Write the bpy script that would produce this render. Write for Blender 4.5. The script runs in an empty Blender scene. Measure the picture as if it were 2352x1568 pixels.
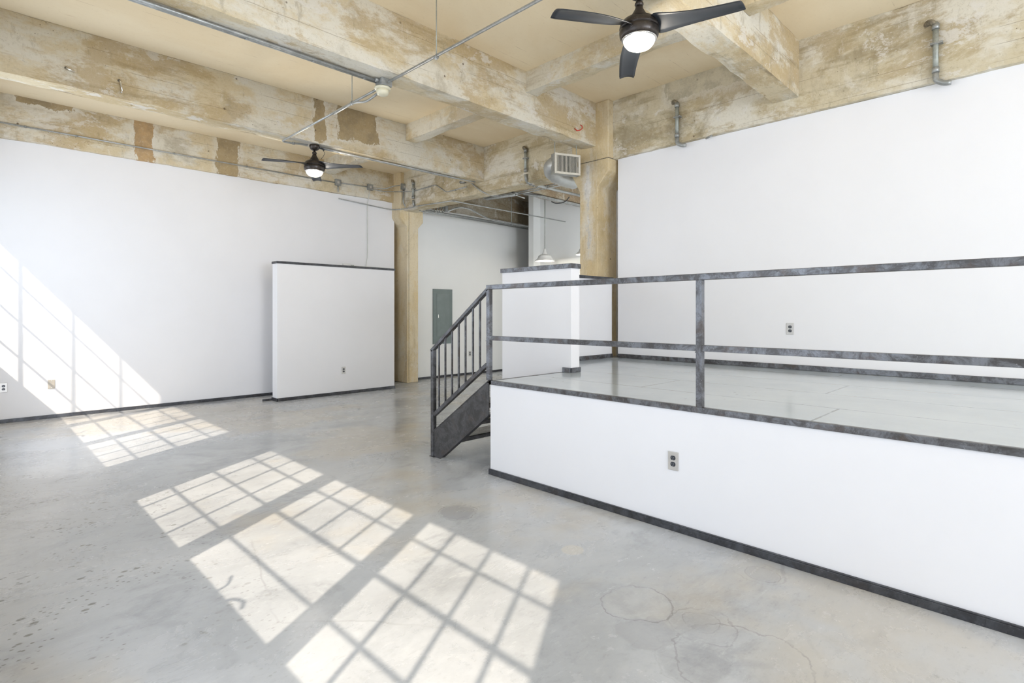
import bpy, bmesh, math, random
from mathutils import Vector, Matrix, noise
random.seed(7)
C = bpy.context.scene.collection
scn = bpy.context.scene
PI = math.pi

# ---------------------------------------------------------------- camera
F_PX, CX, V0, TH, EYE = 1255.6, 1176.0, 718.4, math.radians(45.03), 1.35
cam_d = bpy.data.cameras.new('camera'); cam = bpy.data.objects.new('camera', cam_d); C.objects.link(cam)
cam.location = (0, 0, EYE); cam.rotation_euler = (PI/2, 0, TH - PI/2)
cam_d.sensor_width = 36; cam_d.lens = 36*F_PX/2352; cam_d.shift_y = -(784-V0)/2352
cam_d.clip_start = 0.02
scn.camera = cam

# ---------------------------------------------------------------- world, sun, daylight, added fill, exposure
w = bpy.data.worlds.new('world'); scn.world = w; w.use_nodes = True
w.node_tree.nodes['Background'].inputs[0].default_value = (0.80, 0.90, 1.0, 1)
w.node_tree.nodes['Background'].inputs[1].default_value = 2.0
SUN_DIR = Vector((1, .618, -1.205)).normalized()
sd = bpy.data.lights.new('sun', 'SUN'); so = bpy.data.objects.new('sun', sd); C.objects.link(so)
sd.energy = 4.3; sd.angle = math.radians(0.55); sd.color = (1.0, 0.875, 0.71)
so.rotation_euler = SUN_DIR.to_track_quat('-Z', 'Y').to_euler(); so.location = (-4, -3, 6)
def window_light(name, loc, size_y, size_z, aim, power, col=(0.86, 0.93, 1.0)):
    l = bpy.data.lights.new(name, 'AREA'); o = bpy.data.objects.new(name, l); C.objects.link(o)
    l.shape = 'RECTANGLE'; l.size = size_y; l.size_y = size_z; l.energy = power; l.color = col
    o.location = loc; o.rotation_euler = Vector(aim).to_track_quat('-Z', 'Z').to_euler()
XW = -0.20                                  # inner face of the window wall
WIN = [(5.28-.124, 9.02-.124), (0.396-.124, 4.133-.124), (-5.0, -1.3)]      # y ranges of the three steel windows
ZS = 1.205
ROWS = [ZS*(x-XW) for x in (0.885, 1.205, 1.575, 1.965, 2.255)]
for y0, y1 in WIN:
    window_light('daylight_fill', (XW+.03, (y0+y1)/2, 2.15), y1-y0, 1.7, (1, 0, .16), (58, 37, 34)[WIN.index((y0, y1))], (0.79, 0.868, 1.0))  # daylight entering through the steel windows
window_light('daylight_fill', (1.9, -5.9, 2.0), 3.8, 2.6, (-.16, 1, .22), 375, (0.82, 0.885, 1.0))  # added fill from the rear end; no window stands there
window_light('daylight_fill', (6.6, 2.2, 1.9), 1.5, 2.2, (1, .3, .1), 200, (0.90, 0.95, 1.0))  # added fill to brighten the kitchen
scn.view_settings.view_transform = 'Standard'; scn.view_settings.look = 'None'
scn.view_settings.exposure = 0.17; scn.view_settings.gamma = 1.0
scn.view_settings.use_curve_mapping = False
scn.cycles.max_bounces = 7; scn.cycles.diffuse_bounces = 5; scn.cycles.glossy_bounces = 3
scn.cycles.caustics_reflective = False; scn.cycles.caustics_refractive = False
scn.cycles.sample_clamp_indirect = 3
scn.cycles.use_adaptive_sampling = True; scn.cycles.adaptive_threshold = 0.04

# ---------------------------------------------------------------- helpers
def at(u, v, ax, val):
    """point of the place seen at photo pixel (u, v) on the plane x/y/z = val"""
    k = (u-CX)/F_PX; c, s = math.cos(TH), math.sin(TH)
    r = Vector((c+k*s, s-k*c, (V0-v)/F_PX)); i = 'xyz'.index(ax)
    t = (val-(EYE if ax == 'z' else 0))/r[i]
    return r*t + Vector((0, 0, EYE))

class MB:
    def __init__(s): s.bm = bmesh.new()
    def box(s, x0, x1, y0, y1, z0, z1, bevel=0, rot=None, about=None):
        vs = [s.bm.verts.new((x, y, z)) for x in (x0, x1) for y in (y0, y1) for z in (z0, z1)]
        fs = [s.bm.faces.new([vs[i] for i in f]) for f in ((0,1,3,2),(4,6,7,5),(0,4,5,1),(2,3,7,6),(0,2,6,4),(1,5,7,3))]
        if bevel:
            es = list({e for f in fs for e in f.edges})
            r = bmesh.ops.bevel(s.bm, geom=es, offset=bevel, segments=2, affect='EDGES', profile=.5)
            vs = list({v for f in r['faces'] for v in f.verts} | {v for v in vs if v.is_valid})
        if rot is not None:
            bmesh.ops.rotate(s.bm, verts=vs, cent=about or (0,0,0), matrix=rot)
        return s
    def prism(s, pts, axis, a0, a1):
        """polygon of 2D points extruded along axis"""
        def P(p, a):
            return {'x': (a, p[0], p[1]), 'y': (p[0], a, p[1]), 'z': (p[0], p[1], a)}[axis]
        A = [s.bm.verts.new(P(p, a0)) for p in pts]; B = [s.bm.verts.new(P(p, a1)) for p in pts]
        s.bm.faces.new(A); s.bm.faces.new(B[::-1])
        n = len(pts)
        for i in range(n): s.bm.faces.new((A[i], B[i], B[(i+1) % n], A[(i+1) % n]))
        return s
    def tube(s, pts, r, n=10, fillet=0, caps=True, wavy=0):
        pts = [Vector(p) for p in pts]
        if fillet:
            q = [pts[0]]
            for i in range(1, len(pts)-1):
                a, b, c = pts[i-1], pts[i], pts[i+1]
                f = min(fillet, (a-b).length*.45, (c-b).length*.45)
                p0 = b+(a-b).normalized()*f; p1 = b+(c-b).normalized()*f
                for t in (0, .2, .4, .6, .8, 1): q.append(p0*(1-t)**2+b*2*t*(1-t)+p1*t*t)
            q.append(pts[-1]); pts = q
        t = (pts[1]-pts[0]).normalized()
        u = t.orthogonal().normalized(); rings = []
        for i, p in enumerate(pts):
            if i == 0: tn = (pts[1]-pts[0])
            elif i == len(pts)-1: tn = (pts[-1]-pts[-2])
            else: tn = (pts[i+1]-p).normalized()+(p-pts[i-1]).normalized()
            if tn.length < 1e-9: tn = t
            tn = tn.normalized(); u = (u-tn*u.dot(tn)).normalized(); vv = tn.cross(u); t = tn
            rr = r if not wavy else r*(1+wavy*(1 if i % 2 else -1))
            rings.append([s.bm.verts.new(p+(u*math.cos(2*PI*k/n)+vv*math.sin(2*PI*k/n))*rr) for k in range(n)])
        for a, b in zip(rings, rings[1:]):
            for k in range(n): s.bm.faces.new((a[k], a[(k+1) % n], b[(k+1) % n], b[k])).smooth = True
        if caps: s.bm.faces.new(rings[0][::-1]); s.bm.faces.new(rings[-1])
        return s
    def bar(s, p0, p1, wx, wz, up=(0,0,1)):
        """rectangular bar from p0 to p1; wz measured along up, wx across"""
        p0, p1 = Vector(p0), Vector(p1); t = (p1-p0).normalized(); u = Vector(up)
        u = (u-t*u.dot(t)).normalized(); v = t.cross(u)
        q = []
        for p in (p0, p1):
            q.append([s.bm.verts.new(p+v*a*wx/2+u*b*wz/2) for a, b in ((-1,-1),(1,-1),(1,1),(-1,1))])
        s.bm.faces.new(q[0][::-1]); s.bm.faces.new(q[1])
        for k in range(4): s.bm.faces.new((q[0][k], q[0][(k+1) % 4], q[1][(k+1) % 4], q[1][k]))
        return s
    def lathe(s, prof, cx=0, cy=0, n=40, axis=None, org=(0,0,0)):
        """prof: list of (r, z); axis: matrix turning +Z"""
        rings = []
        for r, z in prof:
            if r < 1e-5: rings.append([s.bm.verts.new((cx, cy, z))])
            else: rings.append([s.bm.verts.new((cx+r*math.cos(2*PI*k/n), cy+r*math.sin(2*PI*k/n), z)) for k in range(n)])
        for a, b in zip(rings, rings[1:]):
            if len(a) == 1 and len(b) == 1: continue
            for k in range(n):
                k2 = (k+1) % n
                if len(a) == 1: f = (a[0], b[k2], b[k])
                elif len(b) == 1: f = (a[k], a[k2], b[0])
                else: f = (a[k], a[k2], b[k2], b[k])
                s.bm.faces.new(f).smooth = True
        if axis is not None:
            vs = [v for R in rings for v in R]
            bmesh.ops.transform(s.bm, matrix=Matrix.Translation(org) @ axis.to_4x4(), verts=vs)
        return s
    def build(s, name, mat, parent=None, loc=None, local=False, bevel=0, sharp=30):
        bmesh.ops.recalc_face_normals(s.bm, faces=s.bm.faces)
        off = Vector((0, 0, 0))
        if parent is not None and not local: off = W[parent.name]
        if loc is not None: off = Vector(loc)
        if off.length > 0: bmesh.ops.translate(s.bm, verts=s.bm.verts, vec=-off)
        me = bpy.data.meshes.new(name); s.bm.to_mesh(me); s.bm.free()
        o = bpy.data.objects.new(name, me); C.objects.link(o)
        me.materials.append(mat)
        if parent is not None:
            o.parent = parent; W[o.name] = W[parent.name]
        elif loc is not None: o.location = loc
        if parent is None: W[o.name] = Vector(loc) if loc is not None else Vector((0, 0, 0))
        if bevel:
            b = o.modifiers.new('bevel', 'BEVEL'); b.width = bevel; b.segments = 2; b.limit_method = 'ANGLE'
        return o
W = {}
def tag(o, label=None, cat=None, group=None, kind=None):
    if label: o['label'] = label
    if cat: o['category'] = cat
    if group: o['group'] = group
    if kind: o['kind'] = kind
    return o
def thing(name, loc, label, cat, group=None, rz=0):
    o = bpy.data.objects.new(name, None); C.objects.link(o); o.location = loc; o.rotation_euler = (0, 0, rz)
    o.empty_display_size = .1
    W[o.name] = Vector(loc); return tag(o, label, cat, group)
def struct(name, mb, mat, **k): return tag(mb.build(name, mat, **k), kind='structure')
def copy_tree(o, parent=None):
    c = o.copy(); C.objects.link(c); c.parent = parent
    if 'label' in c and parent is None: del c['label']
    for ch in list(o.children): copy_tree(ch, c)
    return c

# ---------------------------------------------------------------- materials
class NT:
    def __init__(s, name):
        s.m = bpy.data.materials.new(name); s.m.use_nodes = True; s.t = s.m.node_tree
        s.b = s.t.nodes['Principled BSDF']
    def n(s, kind, **ins):
        nd = s.t.nodes.new(kind)
        for k, v in ins.items():
            if k.startswith('_'): setattr(nd, k[1:], v)
            else: s.put(nd.inputs[k.replace('__', ' ')], v)
        return nd
    def put(s, sock, v):
        if isinstance(v, bpy.types.NodeSocket): s.t.links.new(v, sock)
        else: sock.default_value = v
    def pos(s): return s.n('ShaderNodeNewGeometry').outputs['Position']
    def obj(s): return s.n('ShaderNodeTexCoord').outputs['Object']
    def map(s, vec, scale=(1,1,1), loc=(0,0,0)):
        return s.n('ShaderNodeMapping', Vector=vec, Scale=scale, Location=loc).outputs[0]
    def noise(s, vec, scale, detail=6, rough=.6, dist=0):
        return s.n('ShaderNodeTexNoise', Vector=vec, Scale=scale, Detail=detail, Roughness=rough, Distortion=dist).outputs[0]
    def vor(s, vec, scale, feature='F1'):
        return s.n('ShaderNodeTexVoronoi', _feature=feature, Vector=vec, Scale=scale).outputs['Distance']
    def math(s, op, a, b=0.0, c=None, clamp=False):
        nd = s.t.nodes.new('ShaderNodeMath'); nd.operation = op; nd.use_clamp = clamp
        s.put(nd.inputs[0], a); s.put(nd.inputs[1], b)
        if c is not None: s.put(nd.inputs[2], c)
        return nd.outputs[0]
    def sm(s, x, lo, hi):
        nd = s.t.nodes.new('ShaderNodeMapRange'); nd.interpolation_type = 'SMOOTHSTEP'
        s.put(nd.inputs[0], x); nd.inputs[1].default_value = lo; nd.inputs[2].default_value = hi
        return nd.outputs[0]
    def mix(s, f, a, b):
        nd = s.t.nodes.new('ShaderNodeMix'); nd.data_type = 'RGBA'
        s.put(nd.inputs[0], f)
        for i, v in ((6, a), (7, b)):
            s.put(nd.inputs[i], v if isinstance(v, bpy.types.NodeSocket) else (*v, 1))
        return nd.outputs[2]
    def mul(s, col, k):
        nd = s.t.nodes.new('ShaderNodeMix'); nd.data_type = 'RGBA'; nd.blend_type = 'MULTIPLY'; nd.inputs[0].default_value = 1
        s.put(nd.inputs[6], col); nd.inputs[7].default_value = (*k, 1); return nd.outputs[2]
    def ramp(s, x, stops):
        nd = s.t.nodes.new('ShaderNodeValToRGB'); s.put(nd.inputs[0], x); e = nd.color_ramp.elements
        while len(e) < len(stops): e.new(.5)
        for q, (p, c) in zip(e, stops): q.position = p; q.color = (*c, 1)
        return nd.outputs[0]
    def sep(s, vec):
        nd = s.n('ShaderNodeSeparateXYZ', Vector=vec); return nd.outputs
    def bump(s, h, strength=.3, dist=.01):
        nd = s.n('ShaderNodeBump', Height=h, Strength=strength, Distance=dist); s.put(s.b.inputs['Normal'], nd.outputs[0])
    def out(s, col=None, rough=.5, metal=0, spec=None, coat=None, coat_rough=None):
        if col is not None: s.put(s.b.inputs['Base Color'], col if isinstance(col, bpy.types.NodeSocket) else (*col, 1))
        s.put(s.b.inputs['Roughness'], rough); s.put(s.b.inputs['Metallic'], metal)
        if spec is not None: s.put(s.b.inputs['Specular IOR Level'], spec)
        if coat is not None: s.put(s.b.inputs['Coat Weight'], coat); s.put(s.b.inputs['Coat Roughness'], coat_rough or .1)
        return s.m

def paint(name, col=(.82, .83, .83), rough=.55, bump=.05):
    t = NT(name); p = t.pos()
    n = t.noise(p, 2.2, 4); c = t.mix(t.sm(n, .3, .7), tuple(x*.985 for x in col), col)
    return t.out(c, rough, spec=.3)

def concrete(name, along='x', cream=(.64,.545,.37), pale=(.70,.66,.56), tan=(.49,.375,.21), dark=(.29,.24,.15), boards=True, blotch=1.0, stains=(), stain_axis=None, holes=True, seed=0.0, white=.7, grime=.5):
    """weathered board-marked concrete; along = the axis the boards run"""
    t = NT(name); p0 = t.pos(); p = t.map(p0, (1,1,1), (seed, seed*.7, seed*1.3))
    def st(k, z=1.0): return {'x': (k, 1, z), 'y': (1, k, z), 'z': (1, 1, k)}[along]
    a = t.noise(t.map(p, st(.55)), 2.0, 10, .70, .25)
    b = t.noise(t.map(p, st(.5), (4,1,2)), 1.35, 11, .74, .2)
    c = t.noise(t.map(p, st(.16, 1.5), (1,8,3)), 4.2, 8, .70, .25)
    e = t.noise(t.map(p, (1,1,.30) if along != 'z' else (1,1,.15), (7,3,1)), 6.5, 8, .72)
    g = t.noise(t.map(p, (1,1,1), (9,3,5)), .9, 9, .70, .4)
    wn = t.noise(t.map(p, st(.6), (2,6,9)), 2.4, 10, .76, .25)
    col = t.mix(t.sm(a, .44, .56), cream, pale)
    col = t.mix(t.math('MULTIPLY', t.sm(b, .49, .56), .75*blotch), col, tan)
    col = t.mix(t.math('MULTIPLY', t.sm(g, .54, .66), grime), col, dark)
    col = t.mix(t.math('MULTIPLY', t.sm(c, .54, .66), .55*blotch), col, tuple(x*.72 for x in tan))
    col = t.mix(t.math('MULTIPLY', t.sm(e, .57, .67), .40*blotch), col, dark)
    col = t.mix(t.math('MULTIPLY', t.sm(e, .42, .34), .40*blotch), col, (.74,.70,.62))
    col = t.mix(t.math('MULTIPLY', t.sm(wn, .565, .60), white), col, (.72,.69,.63))
    if boards:                                             # formwork board joints
        z = t.sep(p0)[2]; wob = t.math('MULTIPLY', t.noise(p, 3, 3), .02)
        fr = t.math('FRACT', t.math('DIVIDE', t.math('ADD', z, wob), .137))
        line = t.math('SUBTRACT', 1, t.sm(t.math('ABSOLUTE', t.math('SUBTRACT', fr, .5)), 0, .03))
        gate = t.sm(t.noise(t.map(p, (.6,.6,3)), 2.0, 4), .48, .58)
        col = t.mix(t.math('MULTIPLY', t.math('MULTIPLY', line, gate), .6), col, (.20,.15,.09))
    X, Y, Z = t.sep(p0)
    for (s0, s1, z0, z1, sc) in stains:                    # water stains and bare patches with a shape of their own
        u = X if (stain_axis or along) == 'x' else Y
        wob = t.math('MULTIPLY', t.math('SUBTRACT', t.noise(t.map(p0, (1,1,.45)), 7, 8, .75), .5), .34)
        wb = t.math('MULTIPLY', t.math('SUBTRACT', t.noise(p0, 8, 7, .75), .5), .30)
        du = t.math('SUBTRACT', t.math('ABSOLUTE', t.math('SUBTRACT', u, (s0+s1)/2)), (s1-s0)/2)
        dz = t.math('SUBTRACT', t.math('ABSOLUTE', t.math('SUBTRACT', Z, (z0+z1)/2)), (z1-z0)/2)
        d = t.math('MAXIMUM', t.math('ADD', du, wob), t.math('ADD', dz, wb))
        halo = t.sm(d, .10, .0)
        col = t.mix(t.math('MULTIPLY', halo, .55), col, (.72,.69,.62))
        vv = t.mix(t.sm(t.noise(p, 5, 8, .7), .40, .62), sc, tuple(x*.72 for x in sc))
        col = t.mix(t.math('MULTIPLY', t.sm(d, .006, -.006), .85), col, vv)
    if holes:
        v = t.vor(p, 6.5); gg = t.sm(t.noise(p, 2.1, 2), .50, .60)
        hole = t.math('MULTIPLY', t.sm(v, .095, .05), gg)
        v2 = t.vor(t.map(p, (1,1,1), (4,4,4)), 24); hole2 = t.math('MULTIPLY', t.sm(v2, .13, .06), t.sm(t.noise(p, 3.1, 3), .52, .62))
        hh = t.math('MAXIMUM', hole, hole2)
        col = t.mix(t.math('MULTIPLY', hh, .85), col, (.13,.09,.055))
    fine = t.noise(p, 38, 6, .8)
    col = t.mix(t.math('MULTIPLY', t.sm(fine, .52, .70), .38), col, dark)
    col = t.mix(t.math('MULTIPLY', t.sm(fine, .46, .32), .30), col, (.76,.72,.64))
    t.bump(t.noise(p, 11, 6, .75), .5, .012)
    return t.out(col, .9, spec=.2)

def floor_mat():
    t = NT('polished_concrete_floor'); p = t.pos()
    a = t.noise(t.map(p, (.75,1,1)), .8, 7, .58, .5); b = t.noise(p, 2.6, 8, .62, 1.0); c = t.noise(t.map(p, (1,1,1), (5,2,0)), .45, 5)
    cl = t.noise(t.map(p, (.8,1.15,1), (3,7,1)), 1.25, 12, .70, .35); fi = t.noise(t.map(p, (1,1.6,1)), 22, 8, .8)
    col = t.ramp(a, [(.30, (.35,.352,.352)), (.44, (.43,.433,.435)), (.56, (.49,.492,.492)), (.70, (.55,.547,.54))])
    col = t.mix(t.math('MULTIPLY', t.sm(cl, .50, .66), .50), col, (.56,.56,.555))
    col = t.mix(t.math('MULTIPLY', t.sm(cl, .47, .34), .50), col, (.25,.253,.255))
    col = t.mix(t.math('MULTIPLY', t.sm(b, .55, .72), .25), col, (.58,.565,.54))
    col = t.mix(t.math('MULTIPLY', t.sm(b, .43, .30), .30), col, (.25,.255,.265))
    col = t.mix(t.math('MULTIPLY', t.sm(c, .50, .60), .42), col, (.52,.44,.32))
    sc = t.noise(t.map(p, (1.2,4.0,1)), 6, 10, .76, .2)
    col = t.mix(t.math('MULTIPLY', t.sm(sc, .56, .70), .32), col, (.63,.62,.60))
    col = t.mix(t.math('MULTIPLY', t.sm(sc, .44, .30), .38), col, (.22,.22,.22))
    col = t.mix(t.math('MULTIPLY', t.sm(fi, .54, .72), .22), col, (.66,.65,.62))
    col = t.mix(t.math('MULTIPLY', t.sm(fi, .46, .30), .22), col, (.20,.20,.20))
    X, Y, Z = t.sep(p)
    # scaling and pits, strongest in the worn corner beside the windows
    worn = t.sm(t.math('ADD', t.math('ABSOLUTE', t.math('SUBTRACT', X, .25)), t.math('MULTIPLY', t.math('ABSOLUTE', t.math('SUBTRACT', Y, 4.3)), .25)), 1.5, .3)
    pg = t.math('MULTIPLY', t.sm(t.noise(t.map(p, (1,1,1)), 2.6, 5), .46, .56), t.math('ADD', t.math('MULTIPLY', worn, .9), .1))
    pit = t.math('MULTIPLY', t.sm(t.vor(t.map(p, (1.1,1.6,1)), 9), .20, .12), pg)
    pit2 = t.math('MULTIPLY', t.sm(t.vor(t.map(p, (1,1.4,1), (3,3,0)), 27), .27, .13), pg)
    pp = t.math('MAXIMUM', pit, pit2)
    col = t.mix(t.math('MULTIPLY', pp, .85), col, (.15,.14,.11))
    spk = t.math('MULTIPLY', t.sm(t.vor(p, 23), .045, .02), t.sm(t.noise(p, 1.5, 3), .52, .6))
    col = t.mix(t.math('MULTIPLY', spk, .8), col, (.75,.72,.66))
    # patched core holes and a broken patch outline
    wob = t.math('MULTIPLY', t.math('SUBTRACT', t.noise(p, 7, 4), .5), .12)
    rg = t.sm(t.noise(p, 5, 4, .7), .40, .58); rg2 = t.math('ADD', .25, t.math('MULTIPLY', rg, .75))
    for (u, v, r, k, fill) in ((1175,1131,.085,.35,.15), (1050,1176,.13,.55,.5), (1752,1318,.085,.4,.2), (1742,1314,.13,.22,0), (1612,1428,.075,.4,.15), (1615,1436,.135,.35,.1),
                         (158,1102,.085,.9,0), (1315,1262,.07,0,-.5), (1485,1452,.13,.1,.35), (1462,1384,.16,.6,-.12), (1705,1520,.26,.45,.1), (1590,1525,.14,.15,.3), (720,1368,.04,0,.2)):
        q = at(u, v, 'z', 0)
        dx = t.math('SUBTRACT', X, q.x); dy = t.math('SUBTRACT', Y, q.y)
        d = t.math('SQRT', t.math('ADD', t.math('MULTIPLY', dx, dx), t.math('MULTIPLY', dy, dy)))
        d = t.math('ADD', d, wob if r > .07 else t.math('MULTIPLY', wob, .3))
        if k:
            ring = t.sm(t.math('ABSOLUTE', t.math('SUBTRACT', d, r)), .007, .001)
            col = t.mix(t.math('MULTIPLY', t.math('MULTIPLY', ring, rg2), k*.8), col, (.17,.155,.14))
        if fill:
            col = t.mix(t.math('MULTIPLY', t.sm(d, r, r*.82), abs(fill)), col, (.29,.285,.285) if fill > 0 else (.62,.56,.46))
    # hairline cracks
    cr = t.n('ShaderNodeTexVoronoi', _feature='DISTANCE_TO_EDGE', Vector=t.mix(.12, p, t.n('ShaderNodeTexNoise', Vector=p, Scale=2.5, Detail=5).outputs[1]), Scale=.8).outputs['Distance']
    cm = t.math('MULTIPLY', t.sm(cr, .006, .001), t.sm(t.noise(p, 1.1, 2), .50, .60))
    col = t.mix(t.math('MULTIPLY', cm, .22), col, (.17,.16,.15))
    rough = t.math('ADD', .17, t.math('MULTIPLY', t.sm(cl, .35, .7), .20))
    t.bump(t.math('SUBTRACT', t.noise(p, 3, 4), pit), .10, .006)
    return t.out(t.mul(col, (.97, 1.0, 1.04)), rough, spec=.5)

def deck_mat():
    t = NT('painted_plywood_deck'); p = t.pos(); X, Y, Z = t.sep(p)
    n = t.noise(p, 1.4, 5); col = t.mix(t.sm(n, .3, .7), (.49,.55,.60), (.55,.61,.66))
    def seam(c, off, per, wd):
        f = t.math('FRACT', t.math('DIVIDE', t.math('ADD', c, off), per))
        return t.sm(t.math('MULTIPLY', t.math('ABSOLUTE', t.math('SUBTRACT', f, .5)), per), wd, wd*.3)
    g = t.sm(t.noise(p, 2.6, 5, .7), .44, .56)
    rowpar = t.math('MULTIPLY', t.math('FLOOR', t.math('DIVIDE', t.math('ADD', X, -3.35+.305), .61)), 1.1)
    s1 = seam(X, -3.35, .61, .009); s2 = seam(t.math('ADD', Y, rowpar), .3, 2.44, .009)
    sm_ = t.math('MULTIPLY', t.math('MAXIMUM', s1, s2), t.math('ADD', t.math('MULTIPLY', g, .75), .25))
    col = t.mix(t.math('MULTIPLY', sm_, .75), col, (.09,.085,.08))
    chip = t.math('MULTIPLY', t.sm(t.vor(t.map(p, (1.6,.8,1)), 9), .10, .05), t.sm(t.noise(p, 2.2, 4), .54, .62))
    col = t.mix(t.math('MULTIPLY', chip, .8), col, (.10,.095,.09))
    t.bump(t.noise(p, 5, 3), .08, .004)
    return t.out(col, .13, spec=.5)

def steel(name, dark=(.055,.052,.052), light=(.24,.25,.27), amount=.5, rough=.34, brown=.3):
    t = NT(name); p = t.pos()
    a = t.noise(p, 9, 10, .78, .6); b = t.noise(p, 55, 6, .8)
    col = t.mix(t.math('MULTIPLY', t.sm(a, .40, .62), amount), dark, light)
    col = t.mix(t.math('MULTIPLY', t.sm(b, .58, .72), .8*amount), col, (.46,.47,.50))
    col = t.mix(t.math('MULTIPLY', t.sm(t.noise(p, 5.1, 8, .7), .53, .62), brown), col, (.10,.075,.06))
    return t.out(col, t.math('ADD', rough, t.math('MULTIPLY', a, .15)), .45)

def plain(name, col, rough=.5, metal=0, var=.06, scale=8, **k):
    t = NT(name); p = t.obj(); n = t.noise(p, scale, 5)
    c = t.mix(t.sm(n, .3, .7), tuple(x*(1-var) for x in col), tuple(min(1, x*(1+var)) for x in col))
    return t.out(c, rough, metal, **k)
def glow(name, col, strength, base=(.9,.88,.84)):
    t = NT(name); t.out(base, .3)
    t.put(t.b.inputs['Emission Color'], (*col, 1)); t.put(t.b.inputs['Emission Strength'], strength); return t.m

M = {}
M['white'] = paint('white_wall_paint', (.84,.84,.86))
M['kitchen_paint'] = paint('kitchen_wall_paint', (.83,.835,.82))
OR = (.47,.29,.115); BR = (.37,.27,.13)
sx = lambda u, Y: at(u, 300, 'y', Y).x
def ceiling_paint():
    t = NT('ceiling_slab_paint'); p = t.pos()
    a = t.noise(t.map(p, (.6,1,1)), 1.0, 7, .6, .4); f = t.noise(p, 30, 5, .75)
    col = t.mix(t.sm(a, .35, .65), (.82,.68,.46), (.88,.76,.55))
    col = t.mix(t.math('MULTIPLY', t.sm(f, .55, .75), .25), col, (.52,.40,.24))
    Y = t.sep(p)[1]; fr = t.math('FRACT', t.math('DIVIDE', t.math('ADD', Y, t.math('MULTIPLY', t.noise(p, 1.5, 3), .05)), .19))
    ln = t.math('MULTIPLY', t.sm(t.math('ABSOLUTE', t.math('SUBTRACT', fr, .5)), .02, .004), t.sm(t.noise(t.map(p, (.5,2,1)), 2.2, 6, .75), .54, .62))
    col = t.mix(t.math('MULTIPLY', ln, .55), col, (.40,.28,.16))
    sc = t.noise(t.map(p, (.5,3,1)), 4, 8, .75, .6)
    col = t.mix(t.math('MULTIPLY', t.sm(sc, .64, .70), .35), col, (.52,.36,.19))
    return t.out(col, .8, spec=.2)
M['slab'] = ceiling_paint()
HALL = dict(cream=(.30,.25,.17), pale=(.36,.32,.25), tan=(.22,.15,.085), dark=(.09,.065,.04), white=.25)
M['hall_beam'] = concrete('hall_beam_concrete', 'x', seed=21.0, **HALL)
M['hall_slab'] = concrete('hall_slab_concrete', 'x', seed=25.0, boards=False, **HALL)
M['beam_x'] = concrete('beam_concrete', 'x', seed=2.0)
M['beam_b2'] = concrete('beam_concrete_stained', 'x', seed=5.0,
    stains=[(sx(722, 6.58), sx(748, 6.58), 3.52, 4.3, BR), (sx(775, 6.58), sx(868, 6.58), 3.62, 4.3, BR)])
M['beam_wall'] = concrete('wall_beam_concrete', 'x', seed=8.0,
    stains=[(sx(310, 9.10), sx(354, 9.10), 3.45, 4.3, OR), (sx(500, 9.10), sx(548, 9.10), 3.45, 4.3, BR), (sx(30, 9.1), sx(170, 9.1), 3.95, 4.3, BR)])
M['beam_y'] = concrete('girder_concrete', 'y', seed=11.0, grime=.7, tan=(.44,.35,.205), cream=(.60,.53,.38), stains=[(2.3, 3.25, 3.80, 4.3, (.60,.54,.40))])
M['cross'] = concrete('cross_beam_concrete', 'y', seed=3.0, boards=False, blotch=.7, grime=.3)
M['column'] = concrete('column_concrete', 'z', cream=(.66,.53,.32), pale=(.70,.60,.42), tan=(.56,.42,.22), dark=(.38,.29,.16), boards=False, blotch=.55, seed=14.0, white=.3, grime=.35,
    stains=[(4.285, 4.325, 2.1, 3.25, (.72,.69,.64))], stain_axis='y')
M['floor'] = floor_mat(); M['deck'] = deck_mat()
M['trim'] = steel('black_baseboard_steel', (.045,.045,.05), (.13,.14,.155), .5, .32, .15)
M['rail'] = steel('worn_railing_steel', (.075,.072,.072), (.25,.265,.295), .70, .28, .50)
M['stair_rail'] = steel('dark_stair_rail_steel', (.05,.048,.048), (.17,.175,.19), .6, .30, .4)
M['duct'] = steel('duct_steel', (.42,.43,.42), (.50,.51,.50), .5, .30, .0)
M['stair'] = steel('dark_stair_steel', (.045,.043,.043), (.13,.13,.135), .5, .36, .3)
M['galv'] = steel('galvanized_steel', (.28,.29,.28), (.46,.47,.46), .7, .32, .1)
M['conduit'] = steel('conduit_steel', (.33,.34,.33), (.55,.56,.55), .7, .28, .05)
M['old_pipe'] = steel('old_pipe_steel', (.30,.32,.29), (.46,.48,.44), .7, .42, .12)
M['rust'] = plain('rusty_fitting', (.20,.17,.12), .8, var=.4, scale=40)
M['bronze'] = steel('fan_bronze', (.030,.024,.020), (.075,.060,.050), .6, .26, .3)
M['blade'] = plain('fan_blade_plastic', (.022,.026,.032), .42, var=.12)
M['chrome'] = plain('chrome', (.75,.74,.72), .15, 1)
M['lens'] = glow('fan_lamp_lens', (1.0,.94,.84), 1.3)
M['bulb'] = glow('pendant_bulb', (1.0,.86,.66), 5)
M['enamel'] = plain('white_enamel', (.74,.74,.72), .3)
M['cream'] = plain('cream_plastic', (.70,.66,.50), .4)
M['plate'] = plain('brushed_plate', (.60,.585,.56), .35, .55)
M['beige'] = plain('beige_plate', (.52,.48,.42), .5)
M['socket'] = plain('dark_receptacle', (.03,.035,.045), .35)
M['slot'] = plain('slot_shadowless', (.35,.36,.38), .4, .4)
M['panel'] = plain('grey_panel_enamel', (.150,.185,.182), .45)
M['panel2'] = plain('grey_panel_door_enamel', (.165,.20,.197), .42)
M['register'] = plain('register_enamel', (.66,.62,.53), .4)
M['black'] = plain('interior_shade', (.015,.015,.015), .8)
M['red'] = plain('red_wire', (.60,.03,.02), .4)
M['white_plastic'] = plain('white_plastic', (.78,.78,.76), .35)
M['cable'] = plain('white_cable', (.62,.63,.60), .4)
M['dark_cable'] = plain('dark_cable', (.05,.05,.05), .5)
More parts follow.
